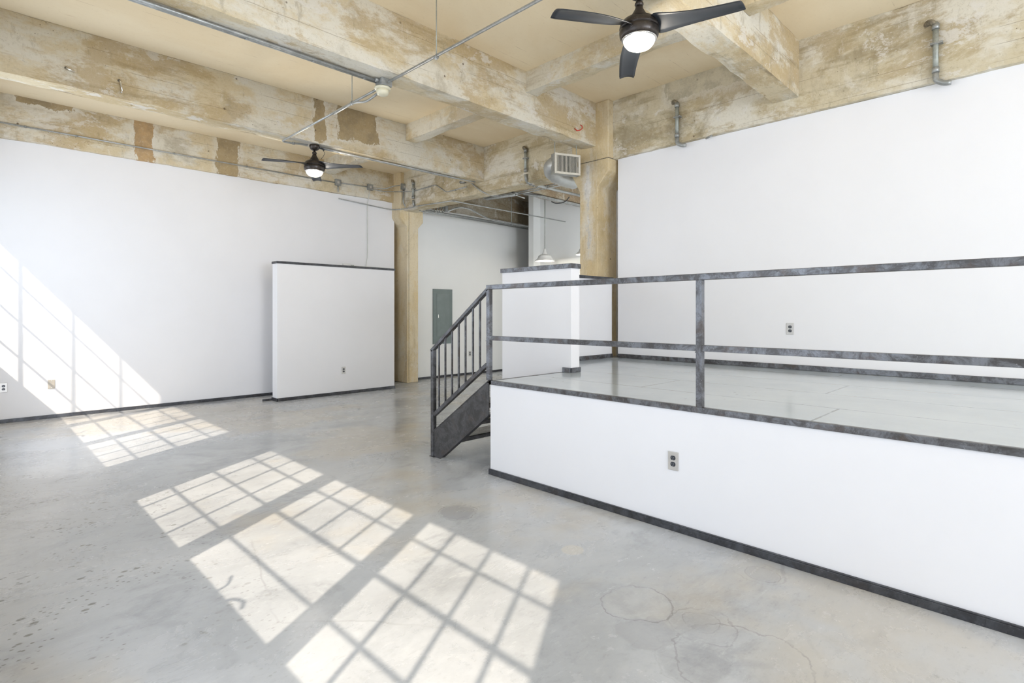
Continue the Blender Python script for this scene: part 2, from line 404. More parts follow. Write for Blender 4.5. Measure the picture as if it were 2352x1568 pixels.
M['tread'] = steel('stair_tread_steel', (.16,.155,.15), (.34,.34,.33), .6, .4, .2)

# ---------------------------------------------------------------- the setting
Y_L, Y_BACK, X_R, X_END, Y_END = 9.15, 9.45, 5.85, 12.2, -6.2
Z_SLAB, Z_BEAM, Z_GIRD, Z_WTOP = 4.033, 3.475, 3.30, 3.50
struct('floor', MB().box(XW-.3, X_END+.3, Y_END-.3, Y_BACK+.3, -.12, 0), M['floor'])
struct('ceiling', MB().box(XW-.3, 6.1, Y_END-.3, Y_BACK+.3, Z_SLAB, Z_SLAB+.2), M['slab'])
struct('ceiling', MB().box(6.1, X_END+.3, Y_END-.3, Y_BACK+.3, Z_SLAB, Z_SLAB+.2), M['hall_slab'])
mb = MB(); mb.box(XW-.3, 5.90, Y_L, Y_BACK, 0, Z_WTOP); mb.box(XW-.3, X_END+.3, Y_BACK, Y_BACK+.3, 0, Z_SLAB)
struct('wall_left', mb, M['white'])
struct('wall_hall', MB().box(6.20, X_END, Y_L, Y_BACK, 0, Z_WTOP), M['kitchen_paint'])
struct('wall_right', MB().box(X_R, X_R+.18, Y_END, 3.955, 0, Z_GIRD).box(6.13, X_R+.43, 3.3, 4.3, 0, Z_GIRD), M['white'])  # second box is unseen, added to block light leaking past the column
struct('wall_rear', MB().box(XW-.3, X_END+.3, Y_END-.3, Y_END, 0, Z_SLAB), M['white'])
struct('wall_far', MB().box(X_END, X_END+.3, Y_END, Y_BACK, 0, Z_SLAB), M['kitchen_paint'])
# kitchen walls seen past the second column
mb = MB(); mb.box(9.0, 9.22, 8.33, 8.48, 0, Z_SLAB); mb.box(9.22, 9.37, 1.5, 8.48, 0, Z_SLAB); mb.box(6.03, 9.37, 1.4, 1.55, 0, Z_SLAB)
struct('wall_kitchen', mb, M['kitchen_paint'])
struct('trim_1', MB().box(9.16, 9.22, 4.0, 7.75, 0, 2.53), M['kitchen_paint'])
# window wall with three openings
mb = MB(); zt, zb = ROWS[-1]+.02, ROWS[0]-.02; t0 = XW-.16
mb.box(t0, XW, Y_END, Y_L, 0, zb); mb.box(t0, XW, Y_END, Y_L, zt, Z_SLAB)
edges = [Y_L] + [e for y0, y1 in WIN for e in (y1+.02, y0-.02)] + [Y_END]
for i in range(0, len(edges), 2): mb.box(t0, XW, edges[i+1], edges[i], zb, zt)
struct('wall_window', mb, M['white'])
OFF = [0,.234,.534,.858,1.134, 1.284,1.53,1.86,2.174,2.404, 2.58,2.884,3.20,3.52,3.737]
for wi, (y0, y1) in enumerate(WIN):
    mb = MB(); xc = XW-.08; k = (y1-y0)/3.737
    V = [y0+o*k for o in OFF]
    def vbar(y, w_, z0, z1, d=.03): mb.box(xc-d/2, xc+d/2, y-w_/2, y+w_/2, z0, z1)
    def hbar(z, w_, a, b, d=.03): mb.box(xc-d/2, xc+d/2, a, b, z-w_/2, z+w_/2)
    zb_, zt_ = ROWS[0], ROWS[-1]
    for z in (zb_-.01, zt_+.01): hbar(z, .03, y0-.02, y1+.02, .05)
    for y in (y0-.01, y1+.01): vbar(y, .03, zb_, zt_, .05)
    for a, b in ((4, 5), (9, 10)): mb.box(xc-.03, xc+.03, V[a], V[b], zb_, zt_)
    for g in (0, 5, 10):
        vent = g == 5
        for i in range(1, 4): vbar(V[g+i], .021, ROWS[2] if vent else zb_, zt_, .016)
        for r in (1, 2, 3): hbar(ROWS[r], .036 if r == 2 and g != 10 else .019, V[g], V[g+4], .016)
    o = struct('window_%d' % (wi+1), mb, M['stair'])
    # latch handle of the ventilator
    h = MB(); yh, zh = V[7]-.02, zb_-.015
    h.tube([(xc+.03, yh, zh-.02), (xc+.08, yh-.02, zh+.02), (xc+.09, yh-.10, zh+.05), (xc+.08, yh-.15, zh+.02)], .010, 8, .03)
    h.tube([(xc+.03, yh+.1, zh-.02), (xc+.09, yh+.12, zh+.05), (xc+.09, yh+.18, zh+.10)], .008, 8, .02)
    h.build('window_latch', M['stair'], o)
# rear wall behind the camera has no opening; baseboards
def baseboard(name, segs, h=.045, **k):
    mb = MB()
    for s in segs: mb.box(*s, 0 if len(s) == 4 else s[4], h if len(s) == 4 else s[5])
    return struct(name, mb, M['trim'], bevel=.002)
baseboard('baseboard_left', [(XW, 5.90, Y_L-.014, Y_L)])
baseboard('baseboard_hall', [(6.27, 12.1, Y_L-.014, Y_L)])

# ---------------------------------------------------------------- concrete frame
def rough_box(x0, x1, y0, y1, z0, z1, seg=.12, amp=.006, chip=.014, seed=0):
    """grid box with slightly uneven faces and chipped arrises"""
    mb = MB(); bm = mb.bm
    L = (x1-x0, y1-y0, z1-z0); N = [max(2, int(round(l/seg))) for l in L]
    grid = {}
    def V(i, j, k):
        if (i, j, k) not in grid:
            p = Vector((x0+L[0]*i/N[0], y0+L[1]*j/N[1], z0+L[2]*k/N[2]))
            q = p*2.3+Vector((seed, 0, 0))
            d = noise.noise_vector(q)*amp + noise.noise_vector(p*9)*amp*.5
            on = sum((i in (0, N[0]), j in (0, N[1]), k in (0, N[2])))
            if on >= 2:
                cen = Vector(((x0+x1)/2 if i in (0, N[0]) else p.x, (y0+y1)/2 if j in (0, N[1]) else p.y, (z0+z1)/2 if k in (0, N[2]) else p.z))
                t = max(0, noise.noise(p*4.1+Vector((seed, 5, 1)))*1.6+.25)
                d += (cen-p).normalized()*chip*t
            grid[(i, j, k)] = bm.verts.new(p+d)
        return grid[(i, j, k)]
    for i in range(N[0]):
        for j in range(N[1]):
            for k in (0, N[2]): bm.faces.new((V(i,j,k), V(i+1,j,k), V(i+1,j+1,k), V(i,j+1,k)))
    for i in range(N[0]):
        for k in range(N[2]):
            for j in (0, N[1]): bm.faces.new((V(i,j,k), V(i+1,j,k), V(i+1,j,k+1), V(i,j,k+1)))
    for j in range(N[1]):
        for k in range(N[2]):
            for i in (0, N[0]): bm.faces.new((V(i,j,k), V(i,j+1,k), V(i,j+1,k+1), V(i,j,k+1)))
    return mb
def beam(name, dims, mat, label, group, seed=0, seg=.09, cat='beam'):
    c = ((dims[0]+dims[1])/2, (dims[2]+dims[3])/2, dims[4])
    o = rough_box(*dims, seg=seg, seed=seed).build(name, mat, loc=c)
    for f in o.data.polygons: f.use_smooth = False
    return tag(o, label, cat, group)
G = 'main ceiling beams'
beam('ceiling_beam', (XW, 5.90, 4.19, 4.43, Z_BEAM, Z_SLAB+.01), M['beam_x'], 'deep weathered concrete beam crossing the middle of the ceiling to the right column, grey conduit along its edge', G, 1)
beam('ceiling_beam', (XW, 5.95, 6.58, 6.82, Z_BEAM, Z_SLAB+.01), M['beam_b2'], 'water-stained concrete beam with bent hooks, directly above the far ceiling fan', G, 2)
beam('ceiling_beam', (XW, 5.84, 1.81, 2.05, Z_BEAM, Z_SLAB+.01), M['beam_x'], 'concrete ceiling beam at top right with pitted underside, behind the near ceiling fan', G, 3)
beam('ceiling_beam', (XW, 6.2, 9.10, Y_BACK, 3.485, Z_SLAB+.01), M['beam_wall'], 'concrete beam running along the top of the left white wall, orange-brown peeled patch', G, 4)
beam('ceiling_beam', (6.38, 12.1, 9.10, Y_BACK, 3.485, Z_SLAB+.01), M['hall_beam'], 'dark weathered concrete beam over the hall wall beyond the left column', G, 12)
beam('ceiling_beam', (6.22, 9.2, 6.58, 6.82, Z_BEAM, Z_SLAB+.01), M['hall_beam'], 'dark concrete beam over the kitchen area beyond the girder', G, 5)
beam('ceiling_girder', (5.93, 6.22, 4.5, 9.10, Z_GIRD, Z_SLAB+.01), M['beam_y'], 'concrete girder spanning between the two columns above the kitchen opening', 'girders', 6)
beam('ceiling_girder', (5.80, 6.22, Y_END, 4.02, Z_GIRD, Z_SLAB+.01), M['beam_y'], 'board-marked concrete girder along the top of the right white wall', 'girders', 7)
G = 'shallow cross beams between the main beams'
beam('cross_beam', (4.40, 4.58, 2.05, 4.19, 3.80, Z_SLAB+.01), M['cross'], 'shallow concrete cross beam just left of the near ceiling fan light', G, 8)
beam('cross_beam', (4.43, 4.61, 4.43, 6.58, 3.80, Z_SLAB+.01), M['cross'], 'shallow concrete cross beam in the bay right of the round cream detector', G, 9)
beam('cross_beam', (4.43, 4.61, 6.82, 9.10, 3.80, Z_SLAB+.01), M['cross'], 'shallow concrete cross beam behind the right blade of the far ceiling fan', G, 10)
beam('cross_beam', (4.40, 4.58, -.6, 1.81, 3.80, Z_SLAB+.01), M['cross'], 'stub of concrete cross beam at the top edge, right of the large fan blade', G, 11)

def column(name, prof, axis, a0, a1, loc, label):
    mb = MB(); mb.prism(prof, axis, a0, a1)
    o = mb.build(name, M['column'], loc=loc, bevel=.012)
    return tag(o, label, 'column', 'concrete columns')
c2 = column('concrete_column', [(4.16,0),(4.16,2.96),(3.995,3.14),(3.995,Z_GIRD),(3.995,Z_SLAB),(4.58,Z_SLAB),(4.58,Z_GIRD),(4.58,3.16),(4.448,2.93),(4.448,0)], 'x', 5.70, 6.125, (5.9,4.3,0),
       'tan concrete column with flared capital beside the supply air grille')
mb = MB(); mb.box(5.697, 5.86, 3.990, 4.56, 3.295, 3.305); mb.build('construction_joint', M['rust'], c2)
c1 = column('concrete_column', [(6.005,0),(6.005,3.01),(5.85,3.18),(5.85,Z_SLAB),(6.38,Z_SLAB),(6.38,3.12),(6.263,3.00),(6.263,0)], 'y', 8.865, 9.44, (6.13,9.1,0),
       'tan concrete column with flared capital behind the left partition wall')
for (a, u) in ((.035, .006),):            # vertical formwork joints
    mb = MB(); mb.box(6.005+a, 6.005+a+u, 8.861, 8.867, .02, 3.3); mb.build('formwork_joint', M['rust'], c1)

# ---------------------------------------------------------------- raised platform
XP, ZP, YP = 3.10, .785, 3.38
pf = thing('raised_platform', (XP+1.3, 0, 0), 'raised white-fronted platform with glossy grey painted deck along the right wall', 'platform')
mb = MB(); mb.box(XP+.012, XP+.07, Y_END+.01, YP-.01, 0, ZP-.02)
mb.box(XP+.07, 4.05, YP-.07, YP-.01, 0, ZP-.02)
mb.build('front_panel', M['white'], pf)
mb = MB(); mb.prism([(XP+.03, Y_END+.01), (X_R-.001, Y_END+.01), (X_R-.001, 3.95), (5.70, 4.0), (5.70, 4.018), (4.18, 4.018), (4.18, 3.27), (4.045, 3.27), (4.045, YP-.002), (XP+.03, YP-.002)], 'z', ZP-.06, ZP-.002)
mb.build('deck', M['deck'], pf)
mb = MB(); mb.box(5.70, 6.1, 3.955, 4.155, ZP-.06, ZP-.003); mb.build('deck_corner', M['deck'], pf)
mb = MB(); mb.box(XP, XP+.035, Y_END+.01, YP, ZP-.034, ZP); mb.box(XP, 4.045, YP-.03, YP, ZP-.034, ZP)
mb.build('edge_trim', M['rail'], pf, bevel=.003)
mb = MB(); mb.box(XP-.004, XP+.012, Y_END+.01, YP, 0, .040); mb.box(XP-.002, XP+.012, Y_END+.01, YP, .040, .047)
mb.build('toe_trim', M['trim'], pf, bevel=.002)
mb = MB(); mb.box(X_R-.014, X_R, Y_END+.01, 3.95, ZP, ZP+.05)
struct('baseboard_right', mb, M['rail'], bevel=.003)

# railing along the platform edge
POST = .038
rl = thing('platform_railing', (XP+.02, 1.0, ZP), 'dark worn steel railing along the open edge of the raised platform', 'railing')
for y in (3.373, 1.505, -.45, -2.4, -4.3):
    MB().box(XP, XP+POST, y, y+POST, ZP-.0, 1.547).build('post', M['rail'], rl, bevel=.002)
MB().box(XP-.001, XP+POST+.001, -4.4, 3.412, 1.547, 1.585).build('top_rail', M['rail'], rl, bevel=.003)
ys = [-4.3, -2.4, -.45, 1.505, 3.373]
for a, b in zip(ys, ys[1:]):
    MB().box(XP+.001, XP+.036, a+POST, b, 1.121, 1.158).build('middle_rail', M['rail'], rl, bevel=.002)
for y in (1.505, 3.373):                                  # weld beads
    MB().box(XP-.003, XP+.004, y-.004, y+POST+.004, 1.112, 1.118).build('weld_bead', M['rail'], rl)

# ---------------------------------------------------------------- steel stair
st = thing('steel_staircase', (3.55, 3.8, 0), 'short dark steel stair with side railing climbing to the platform corner', 'staircase')
x0 = XP+.004
mb = MB(); mb.prism([(4.150, .0), (4.150, .245), (3.417, .762), (3.385, .762), (3.385, .50), (3.417, .473), (4.02, .03), (4.05, 0)], 'x', x0+.002, x0+.010)
mb.build('stringer', M['stair'], st)
mb = MB()
mb.bar((x0+.022, 4.150, .245), (x0+.022, 3.39, .780), .045, .008); mb.bar((x0+.022, 4.035, .015), (x0+.022, 3.39, .492), .045, .008)
mb.build('stringer_flange', M['stair'], st)
mb = MB(); mb.prism([(4.150, .0), (4.150, .245), (3.417, .762), (3.385, .762), (3.385, .50), (3.417, .473), (4.02, .03), (4.05, 0)], 'x', 3.955, 3.965)
mb.build('stringer', M['stair'], st)
for i, z in enumerate((.196, .393, .589)):
    yb = 4.135-.25*i
    mb = MB(); mb.box(x0+.012, 3.953, yb-.235, yb, z-.005, z); mb.box(x0+.012, 3.953, yb-.005, yb, z-.04, z); mb.box(x0+.012, 3.953, yb-.235, yb-.23, z-.04, z)
    tr = mb.build('tread', M['tread'], st)
    mb = MB()
    for a in range(34):
        for b in range(9):
            px, py = x0+.03+a*.0247, yb-.22+b*.025; s_ = .006
            mb.box(px-s_, px+s_, py-.0022, py+.0022, z, z+.0016) if (a+b) % 2 else mb.box(px-.0022, px+.0022, py-s_, py+s_, z, z+.0016)
            if (a+b) % 2: mb.box(px-s_, px+s_, py-.0022, py+.0022, z-.0062, z-.005)
    mb.build('tread_pattern', M['galv'], tr)
MB().box(x0-.004, x0+.036, 4.150, 4.190, 0, 1.0).build('newel_post', M['stair_rail'], st, bevel=.002)
MB().box(x0-.012, x0+.052, 4.13, 4.2, 0, .006).build('base_plate', M['stair'], st)
mb = MB(); mb.bar((x0+.016, 4.192, .992), (x0+.016, 3.395, 1.556), .040, .030)
mb.build('handrail', M['stair_rail'], st, bevel=.003)
mb = MB(); mb.bar((x0+.016, 4.150, .395), (x0+.016, 3.412, .915), .036, .034)
mb.build('lower_rail', M['stair_rail'], st, bevel=.002)
for u in (1008.5, 1023, 1038.5, 1053.8, 1069.3, 1086.5, 1102.5):
    y = at(u, 900, 'x', x0+.016).y; f = (4.192-y)/(4.192-3.395); zt_ = .992+f*(1.556-.992)-.012; zl = .395+(4.150-y)/(.738)*(.52)+.012
    MB().box(x0+.009, x0+.023, y-.007, y+.007, zl, zt_).build('baluster', M['stair_rail'], st)

# ---------------------------------------------------------------- partition walls
pw = thing('partition_wall', (4.38, 8.5, 0), 'freestanding white partition wall with dark metal cap in front of the left wall', 'partition')
PX0, PX1, PY0, PY1, PZ = 3.352, 5.425, 8.41, 8.59, 2.105
MB().box(PX0, PX1, PY0, PY1, 0, PZ).build('panel', M['white'], pw)
MB().box(PX0-.012, PX1+.012, PY0-.012, PY1+.012, PZ, PZ+.036).build('cap', M['trim'], pw, bevel=.003)
mb = MB(); mb.box(PX0-.012, PX1+.012, PY0-.013, PY0, 0, .05); mb.box(PX0-.013, PX0, PY0-.013, PY1+.012, 0, .05); mb.box(PX0-.15, PX1, PY1, PY1+.012, 0, .03)
mb.build('toe_trim', M['trim'], pw, bevel=.002)
# bar partition at the platform corner
bp = thing('partition_wall', (4.11, 3.8, 0), 'narrow white half-height partition with steel cap at the rear corner of the platform', 'partition')
BX, BX1, BY, BY1, BZ = 4.05, 4.176, 3.264, 4.20, 1.775
MB().box(BX, BX1, BY, BY1, 0, BZ).build('panel', M['white'], bp)
MB().box(BX-.012, BX1+.012, BY-.012, BY1+.02, BZ, BZ+.045).build('cap', M['rail'], bp, bevel=.003)
mb = MB(); mb.box(BX-.012, BX, BY-.012, BY+.10, ZP, ZP+.045); mb.box(BX-.012, BX1+.012, BY-.012, BY, ZP, ZP+.045)
mb.build('toe_trim', M['rail'], bp, bevel=.003)
hw = thing('half_wall', (5.0, 4.08, 0), 'low grey-capped white wall closing the platform in front of the right column', 'partition')
MB().box(4.17, 5.81, 4.02, 4.14, 0, 1.765).build('panel', M['white'], hw)
MB().box(4.19, 5.83, 4.005, 4.155, 1.765, 1.80).build('cap', M['trim'], hw, bevel=.003)
MB().box(4.18, 5.81, 4.006, 4.02, ZP, ZP+.05).build('toe_trim', M['rail'], hw, bevel=.002)

# ---------------------------------------------------------------- outlets
def outlet(p, face, label):
    rz = 0 if face == 'y' else -PI/2
    t = thing('power_outlet', p, label, 'outlet', 'wall outlets', rz)
    MB().box(-.035, .035, -.006, 0, -.058, .058, bevel=.0025).build('wall_plate', M['plate'], t, local=True)
    for dz in (-.0195, .0195):
        mb = MB(); pr = [(.0165*math.cos(a), max(-.0135, min(.0135, .0165*math.sin(a)))+dz) for a in [2*PI*i/24 for i in range(24)]]
        mb.prism(pr, 'y', -.0085, -.006); rc = mb.build('receptacle', M['socket'], t, local=True)
        mb = MB(); mb.box(-.0075, -.0055, -.0088, -.0083, dz-.001, dz+.008); mb.box(.0055, .0075, -.0088, -.0083, dz-.001, dz+.007)
        mb.tube([(0, -.0083, dz-.007), (0, -.0088, dz-.007)], .0028, 8); mb.build('slot', M['slot'], rc, local=True)
    MB().tube([(0, -.006, 0), (0, -.0085, 0)], .0035, 10).build('screw', M['chrome'], t, local=True)
    return t
outlet(at(8, 890, 'y', Y_L), 'y', 'metal-plated outlet low on the left wall at the far left edge')
outlet(at(789, 850, 'y', PY0), 'y', 'metal-plated outlet near the foot of the freestanding partition wall')
outlet(at(1079, 812, 'y', Y_L), 'y', 'outlet on the hall wall seen between the stair balusters')
outlet(at(1547, 1058, 'x', XP+.012), 'x', 'metal-plated outlet on the white front face of the raised platform')
outlet(at(1815, 755, 'x', X_R), 'x', 'metal-plated outlet on the right wall above the platform deck')
t = thing('blank_wall_plate', at(118, 882, 'y', Y_L), 'beige blank cover plate on the sunlit left wall', 'wall plate')
MB().box(-.035, .035, -.006, 0, -.057, .057, bevel=.0025).build('cover', M['beige'], t, local=True)
for dz in (-.042, .042): MB().tube([(0, -.006, dz), (0, -.0075, dz)], .0035, 8).build('screw', M['chrome'], t, local=True)

# electrical panel on the hall wall
a, b = at(995, 663, 'y', Y_L-.02), at(1039, 788, 'y', Y_L-.02)
ep = thing('electrical_panel', ((a.x+b.x)/2, Y_L, b.z), 'grey electrical breaker panel on the hall wall behind the stair', 'electrical panel')
MB().box(a.x, b.x, Y_L-.022, Y_L, b.z, a.z, bevel=.003).build('cover', M['panel'], ep)
dr = MB().box(a.x+.09, b.x-.09, Y_L-.028, Y_L-.022, b.z+.16, a.z-.10, bevel=.002).build('door', M['panel2'], ep)
MB().box(a.x+.115, a.x+.135, Y_L-.036, Y_L-.028, (a.z+b.z)/2-.03, (a.z+b.z)/2+.04).build('latch', M['chrome'], dr)

# ---------------------------------------------------------------- ceiling fans
def make_fan(loc, label, phi=4):
    """origin at the underside of the beam"""
    f = thing('ceiling_fan', loc, label, 'ceiling fan', 'ceiling fans')
    B = lambda mb, n, m, par=None, **k: mb.build(n, m, par or f, local=True, **k)
    B(MB().lathe([(0, 0), (.055, 0), (.062, -.010), (.062, -.030), (.050, -.058), (.028, -.072), (0, -.072)]), 'canopy', M['bronze'])
    B(MB().tube([(0, 0, -.07), (0, 0, -.13)], .013, 16), 'downrod', M['bronze'])
    B(MB().lathe([(0, -.085), (.020, -.088), (.028, -.100), (.029, -.110), (.020, -.122), (0, -.124)]), 'ball_joint', M['bronze'])
    B(MB().lathe([(0, -.118), (.024, -.120), (.026, -.135), (.040, -.160), (.062, -.195), (.066, -.205), (0, -.205)]), 'coupling_cover', M['bronze'])
    B(MB().lathe([(0, -.200), (.075, -.203), (.108, -.218), (.124, -.243), (.128, -.262), (.1275, -.266), (.121, -.268), (.121, -.272), (.1275, -.274), (.128, -.292), (.124, -.316), (.114, -.332), (.095, -.336), (0, -.332)], n=56), 'motor_housing', M['bronze'])
    B(MB().lathe([(.100, -.330), (.112, -.331), (.114, -.338), (.108, -.343), (.098, -.341)], n=56), 'lens_ring', M['chrome'])
    B(MB().lathe([(0, -.335), (.101, -.337), (.102, -.346), (.097, -.362), (.080, -.382), (.053, -.396), (.022, -.403), (0, -.404)], n=56), 'lamp_lens', M['lens'])
    for k in range(3):
        ang = math.radians(45.03 - phi - 120*k)
        mb = MB(); n = 16; rows = []
        for i in range(n+1):
            s_ = i/n; r = .085 + .555*s_
            wd = (.158 - .046*s_)*(1 if s_ < .97 else .93)*min(1, .62+4.5*s_)
            lead = .014*math.sin(PI*s_) - .008*s_
            tw = math.radians(33*(1-s_)**2.6 + 1); row = []
            for j in range(7):
                q = j/6-.5; yy = lead + q*wd; zz = -.256 - .012*(1-4*q*q)*-1 - q*wd*math.tan(tw)*.8 - .055*s_
                row.append((r + (.012*q if s_ > .9 else 0), yy, zz))
            rows.append(row)
        top = [[mb.bm.verts.new(Vector(p)) for p in row] for row in rows]
        bot = [[mb.bm.verts.new(Vector(p)-Vector((0, 0, .006))) for p in row] for row in rows]
        for i in range(n):
            for j in range(6):
                mb.bm.faces.new((top[i][j], top[i+1][j], top[i+1][j+1], top[i][j+1])).smooth = True
                mb.bm.faces.new((bot[i][j], bot[i][j+1], bot[i+1][j+1], bot[i+1][j])).smooth = True
            for j in (0, 6): mb.bm.faces.new((top[i][j], bot[i][j], bot[i+1][j], top[i+1][j]))
        for i in (0, n):
            for j in range(6): mb.bm.faces.new((top[i][j], top[i][j+1], bot[i][j+1], bot[i][j]))
        bmesh.ops.rotate(mb.bm, verts=mb.bm.verts, cent=(0,0,0), matrix=Matrix.Rotation(ang, 3, 'Z'))
        B(mb, 'blade', M['blade'])
    l = bpy.data.lights.new('fan_light', 'POINT'); lo = bpy.data.objects.new('fan_light', l); C.objects.link(lo)
    l.energy = 20; l.color = (1, .91, .78); l.shadow_soft_size = .08; lo.location = Vector(loc)+Vector((0, 0, -.50))
    return f
FX = 3.12
f1 = make_fan((FX, 1.945, Z_BEAM), 'large near dark ceiling fan with lit lens at the top of the view')
f2 = make_fan((FX, 6.66, Z_BEAM), 'small far dark ceiling fan with lit lens over the left wall area', -17)
mb = MB(); mb.tube([(.05, .02, -.01), (.10, -.01, -.03), (.12, -.02, -.05)], .012, 8, .01)
mb.build('bracket', M['dark_cable'], f2, local=True)
mb = MB(); mb.tube([(.10, -.01, -.04), (.13, -.02, -.08), (.11, -.01, -.13), (.09, 0, -.16)], .0025, 6, .03)
mb.build('pull_wire', M['dark_cable'], f2, local=True)

# ---------------------------------------------------------------- conduits and pipes
def conduit(name, paths, r, label, cat='conduit', mat='conduit', straps=(), fillet=.05, group=None, n=10):
    allp = [Vector(p) for P in paths for p in P]
    c = allp[0]
    t = thing(name, c, label, cat, group)
    for i, P in enumerate(paths):
        MB().tube(P, r, n, fillet).build('tube', M[mat], t)
    for p, ax in straps:
        p = Vector(p); d = Vector(ax).normalized()
        MB().tube([p-d*.012, p+d*.012], r*1.45, 12).build('strap', M['galv'], t)
    return t
ZC = Z_BEAM-.020
# twin run under the edge of the middle beam
p0 = Vector((XW+.02, 4.375, ZC)); jb = Vector((2.70, 4.36, ZC))
conduit('ceiling_conduit', [[p0, (2.66, 4.375, ZC)], [p0+Vector((0,.030,0)), (2.66, 4.405, ZC)]], .013,
        'twin grey conduit along the lower edge of the middle ceiling beam', straps=[((x, 4.39, ZC), (1,0,0)) for x in (1.52, 2.05, 2.52)])
jt = thing('junction_box', jb, 'square metal junction box under the middle beam where conduits cross', 'junction box', 'junction boxes')
MB().box(jb.x-.055, jb.x+.055, jb.y-.055, jb.y+.055, ZC-.045, Z_BEAM, bevel=.004).build('box', M['galv'], jt)
MB().tube([(jb.x-.055, jb.y, ZC), (jb.x-.09, jb.y, ZC)], .018, 12).build('connector', M['galv'], jt)
dt = thing('smoke_detector', (jb.x, jb.y+.02, ZC-.045), 'round cream detector dome hanging below the ceiling junction box', 'detector')
mb = MB(); mb.lathe([(0, 0), (.072, 0), (.075, -.008), (.070, -.018), (0, -.018)]); mb.build('base', M['cream'], dt, local=True)
mb = MB(); mb.lathe([(0, -.018), (.056, -.018), (.056, -.045), (.048, -.062), (.03, -.070), (0, -.071)]); mb.build('dome', M['cream'], dt, local=True)
zc2 = 3.425
conduit('ceiling_conduit', [[(2.70, 4.28, zc2+.01), (2.70, Y_END+.5, zc2)]], .0125, 'bright straight conduit rising to the top edge between the middle beam and the near fan',
        straps=[((2.70, 3.57, zc2), (0,1,0))])
conduit('ceiling_conduit', [[(2.70, 4.42, zc2), (2.70, 6.66, zc2), (3.03, 6.66, ZC)], [(2.72, 4.44, zc2-.02), (2.72, 4.70, zc2-.05), (2.70, 4.9, zc2-.005), (2.69, 5.3, zc2-.02)]], .0115,
        'bright conduit crossing from the cream detector down to the far ceiling fan', straps=[((2.70, 4.94, zc2), (0,1,0)), ((2.85, 6.66, zc2+.012), (1,0,.1))], fillet=.08)
conduit('ceiling_conduit', [[(3.19, 6.66, ZC), (5.60, 6.66, ZC), (5.78, 6.62, ZC-.005)], [(3.19, 6.69, ZC), (5.45, 6.69, ZC)]], .010,
        'pair of thin conduits running from the far fan along the stained beam underside', straps=[((x, 6.675, ZC), (1,0,0)) for x in (3.45, 4.4, 5.1)])
for y, l in ((3.57, 'thin hanger rod holding the upper bright conduit near the top edge'), (4.94, 'thin hanger rod holding the conduit between detector and far fan')):
    t = thing('hanger_rod', (2.70, y, zc2), l, 'rod', 'hanger rods')
    MB().tube([(2.70, y, zc2), (2.70, y, Z_SLAB)], .004, 8).build('rod', M['old_pipe'], t)
    MB().tube([(2.70, y, zc2-.024), (2.70, y, zc2+.02)], .008, 8).build('clamp', M['chrome'], t)

YW = 9.10-.016
def pw_(u, v, y=YW): return at(u, v, 'y', y)
def px_(u, v, x=5.915): return at(u, v, 'x', x)
# along the beam above the left wall
a = pw_(0, 294); b = pw_(770, 419)
conduit('wall_conduit', [[(XW+.01, YW, b.z), b]], .010, 'long thin conduit along the beam above the left white wall', straps=[((pw_(u, 300).x, YW, b.z), (1,0,0)) for u in (58, 176, 400, 567, 727)])
def jbox(p, ax, label, s=.055, d=.045):
    t = thing('junction_box', p, label, 'junction box', 'junction boxes')
    if ax == 'y': mb = MB().box(p.x-s, p.x+s, p.y-d/2, p.y+d/2, p.z-s, p.z+s, bevel=.004); q = MB().box(p.x-.02, p.x+.02, p.y-d/2-.003, p.y-d/2, p.z-.02, p.z+.02)
    else: mb = MB().box(p.x-d/2, p.x+d/2, p.y-s, p.y+s, p.z-s, p.z+s, bevel=.004); q = MB().box(p.x-d/2-.003, p.x-d/2, p.y-.02, p.y+.02, p.z-.02, p.z+.02)
    mb.build('box', M['galv'], t); q.build('cover_label', M['plate'], t); return t
j1 = pw_(776, 419); j2 = pw_(850, 430)
jbox(j1, 'y', 'grey junction box on the wall beam, left one of the pair beside the far fan')
jbox(j2, 'y', 'grey junction box on the wall beam directly above the hanging white cable')
j3 = Vector((5.97, 8.83, 0)); j3.z = at(927, 429, 'y', 8.83).z
j3 = at(927, 429, 'y', 8.83)
jbox(j3, 'y', 'grey junction box on the upper face of the left concrete column')
conduit('wall_conduit', [[j1+Vector((.055,0,0)), j2-Vector((.055,0,0))]], .010, 'short conduit joining the two junction boxes on the wall beam')
conduit('wall_conduit', [[j1-Vector((0,0,.05)), pw_(777, 436), pw_(776, 444, Y_L-.03), pw_(773, 441, Y_L-.01)]], .012, 'short conduit elbow hanging below the left junction box', fillet=.04)
conduit('wall_conduit', [[j2+Vector((.05,0,0)), pw_(885, 434, 9.0), pw_(905, 427, 8.86), at(918, 426, 'y', 8.82)],
                         [j2+Vector((.05,0,-.03)), pw_(885, 440, 9.05), at(903, 440, 'x', 5.825), at(920, 440, 'y', 8.835), px_(942, 440, 5.90), px_(957, 437), px_(1000, 424), px_(1025, 441), px_(1072, 429)]], .0095,
        'pair of conduits bending round the left column onto the girder face', fillet=.06, straps=[(px_(985, 428.5), (0,1,-.3)), (px_(1046, 436), (0,1,0))])
conduit('wall_conduit', [[pw_(778, 456, Y_L-.02), pw_(880, 478, Y_L-.03), at(903, 482, 'x', 5.825), at(920, 480.5, 'y', 8.835), px_(942, 477, 5.90), px_(965, 472), px_(1039, 461)]], .0105,
        'curved conduit sweeping from the left wall across the column to the girder underside', fillet=.06)
conduit('wall_conduit', [[j3-Vector((0,0,.05)), at(925.5, 465, 'y', 8.83), at(935, 479, 'y', 8.80), at(955, 483, 'y', 8.75), at(1213, 526, 'y', 8.75)]], .012,
        'conduit dropping from the column junction box and running off into the hall', fillet=.12)
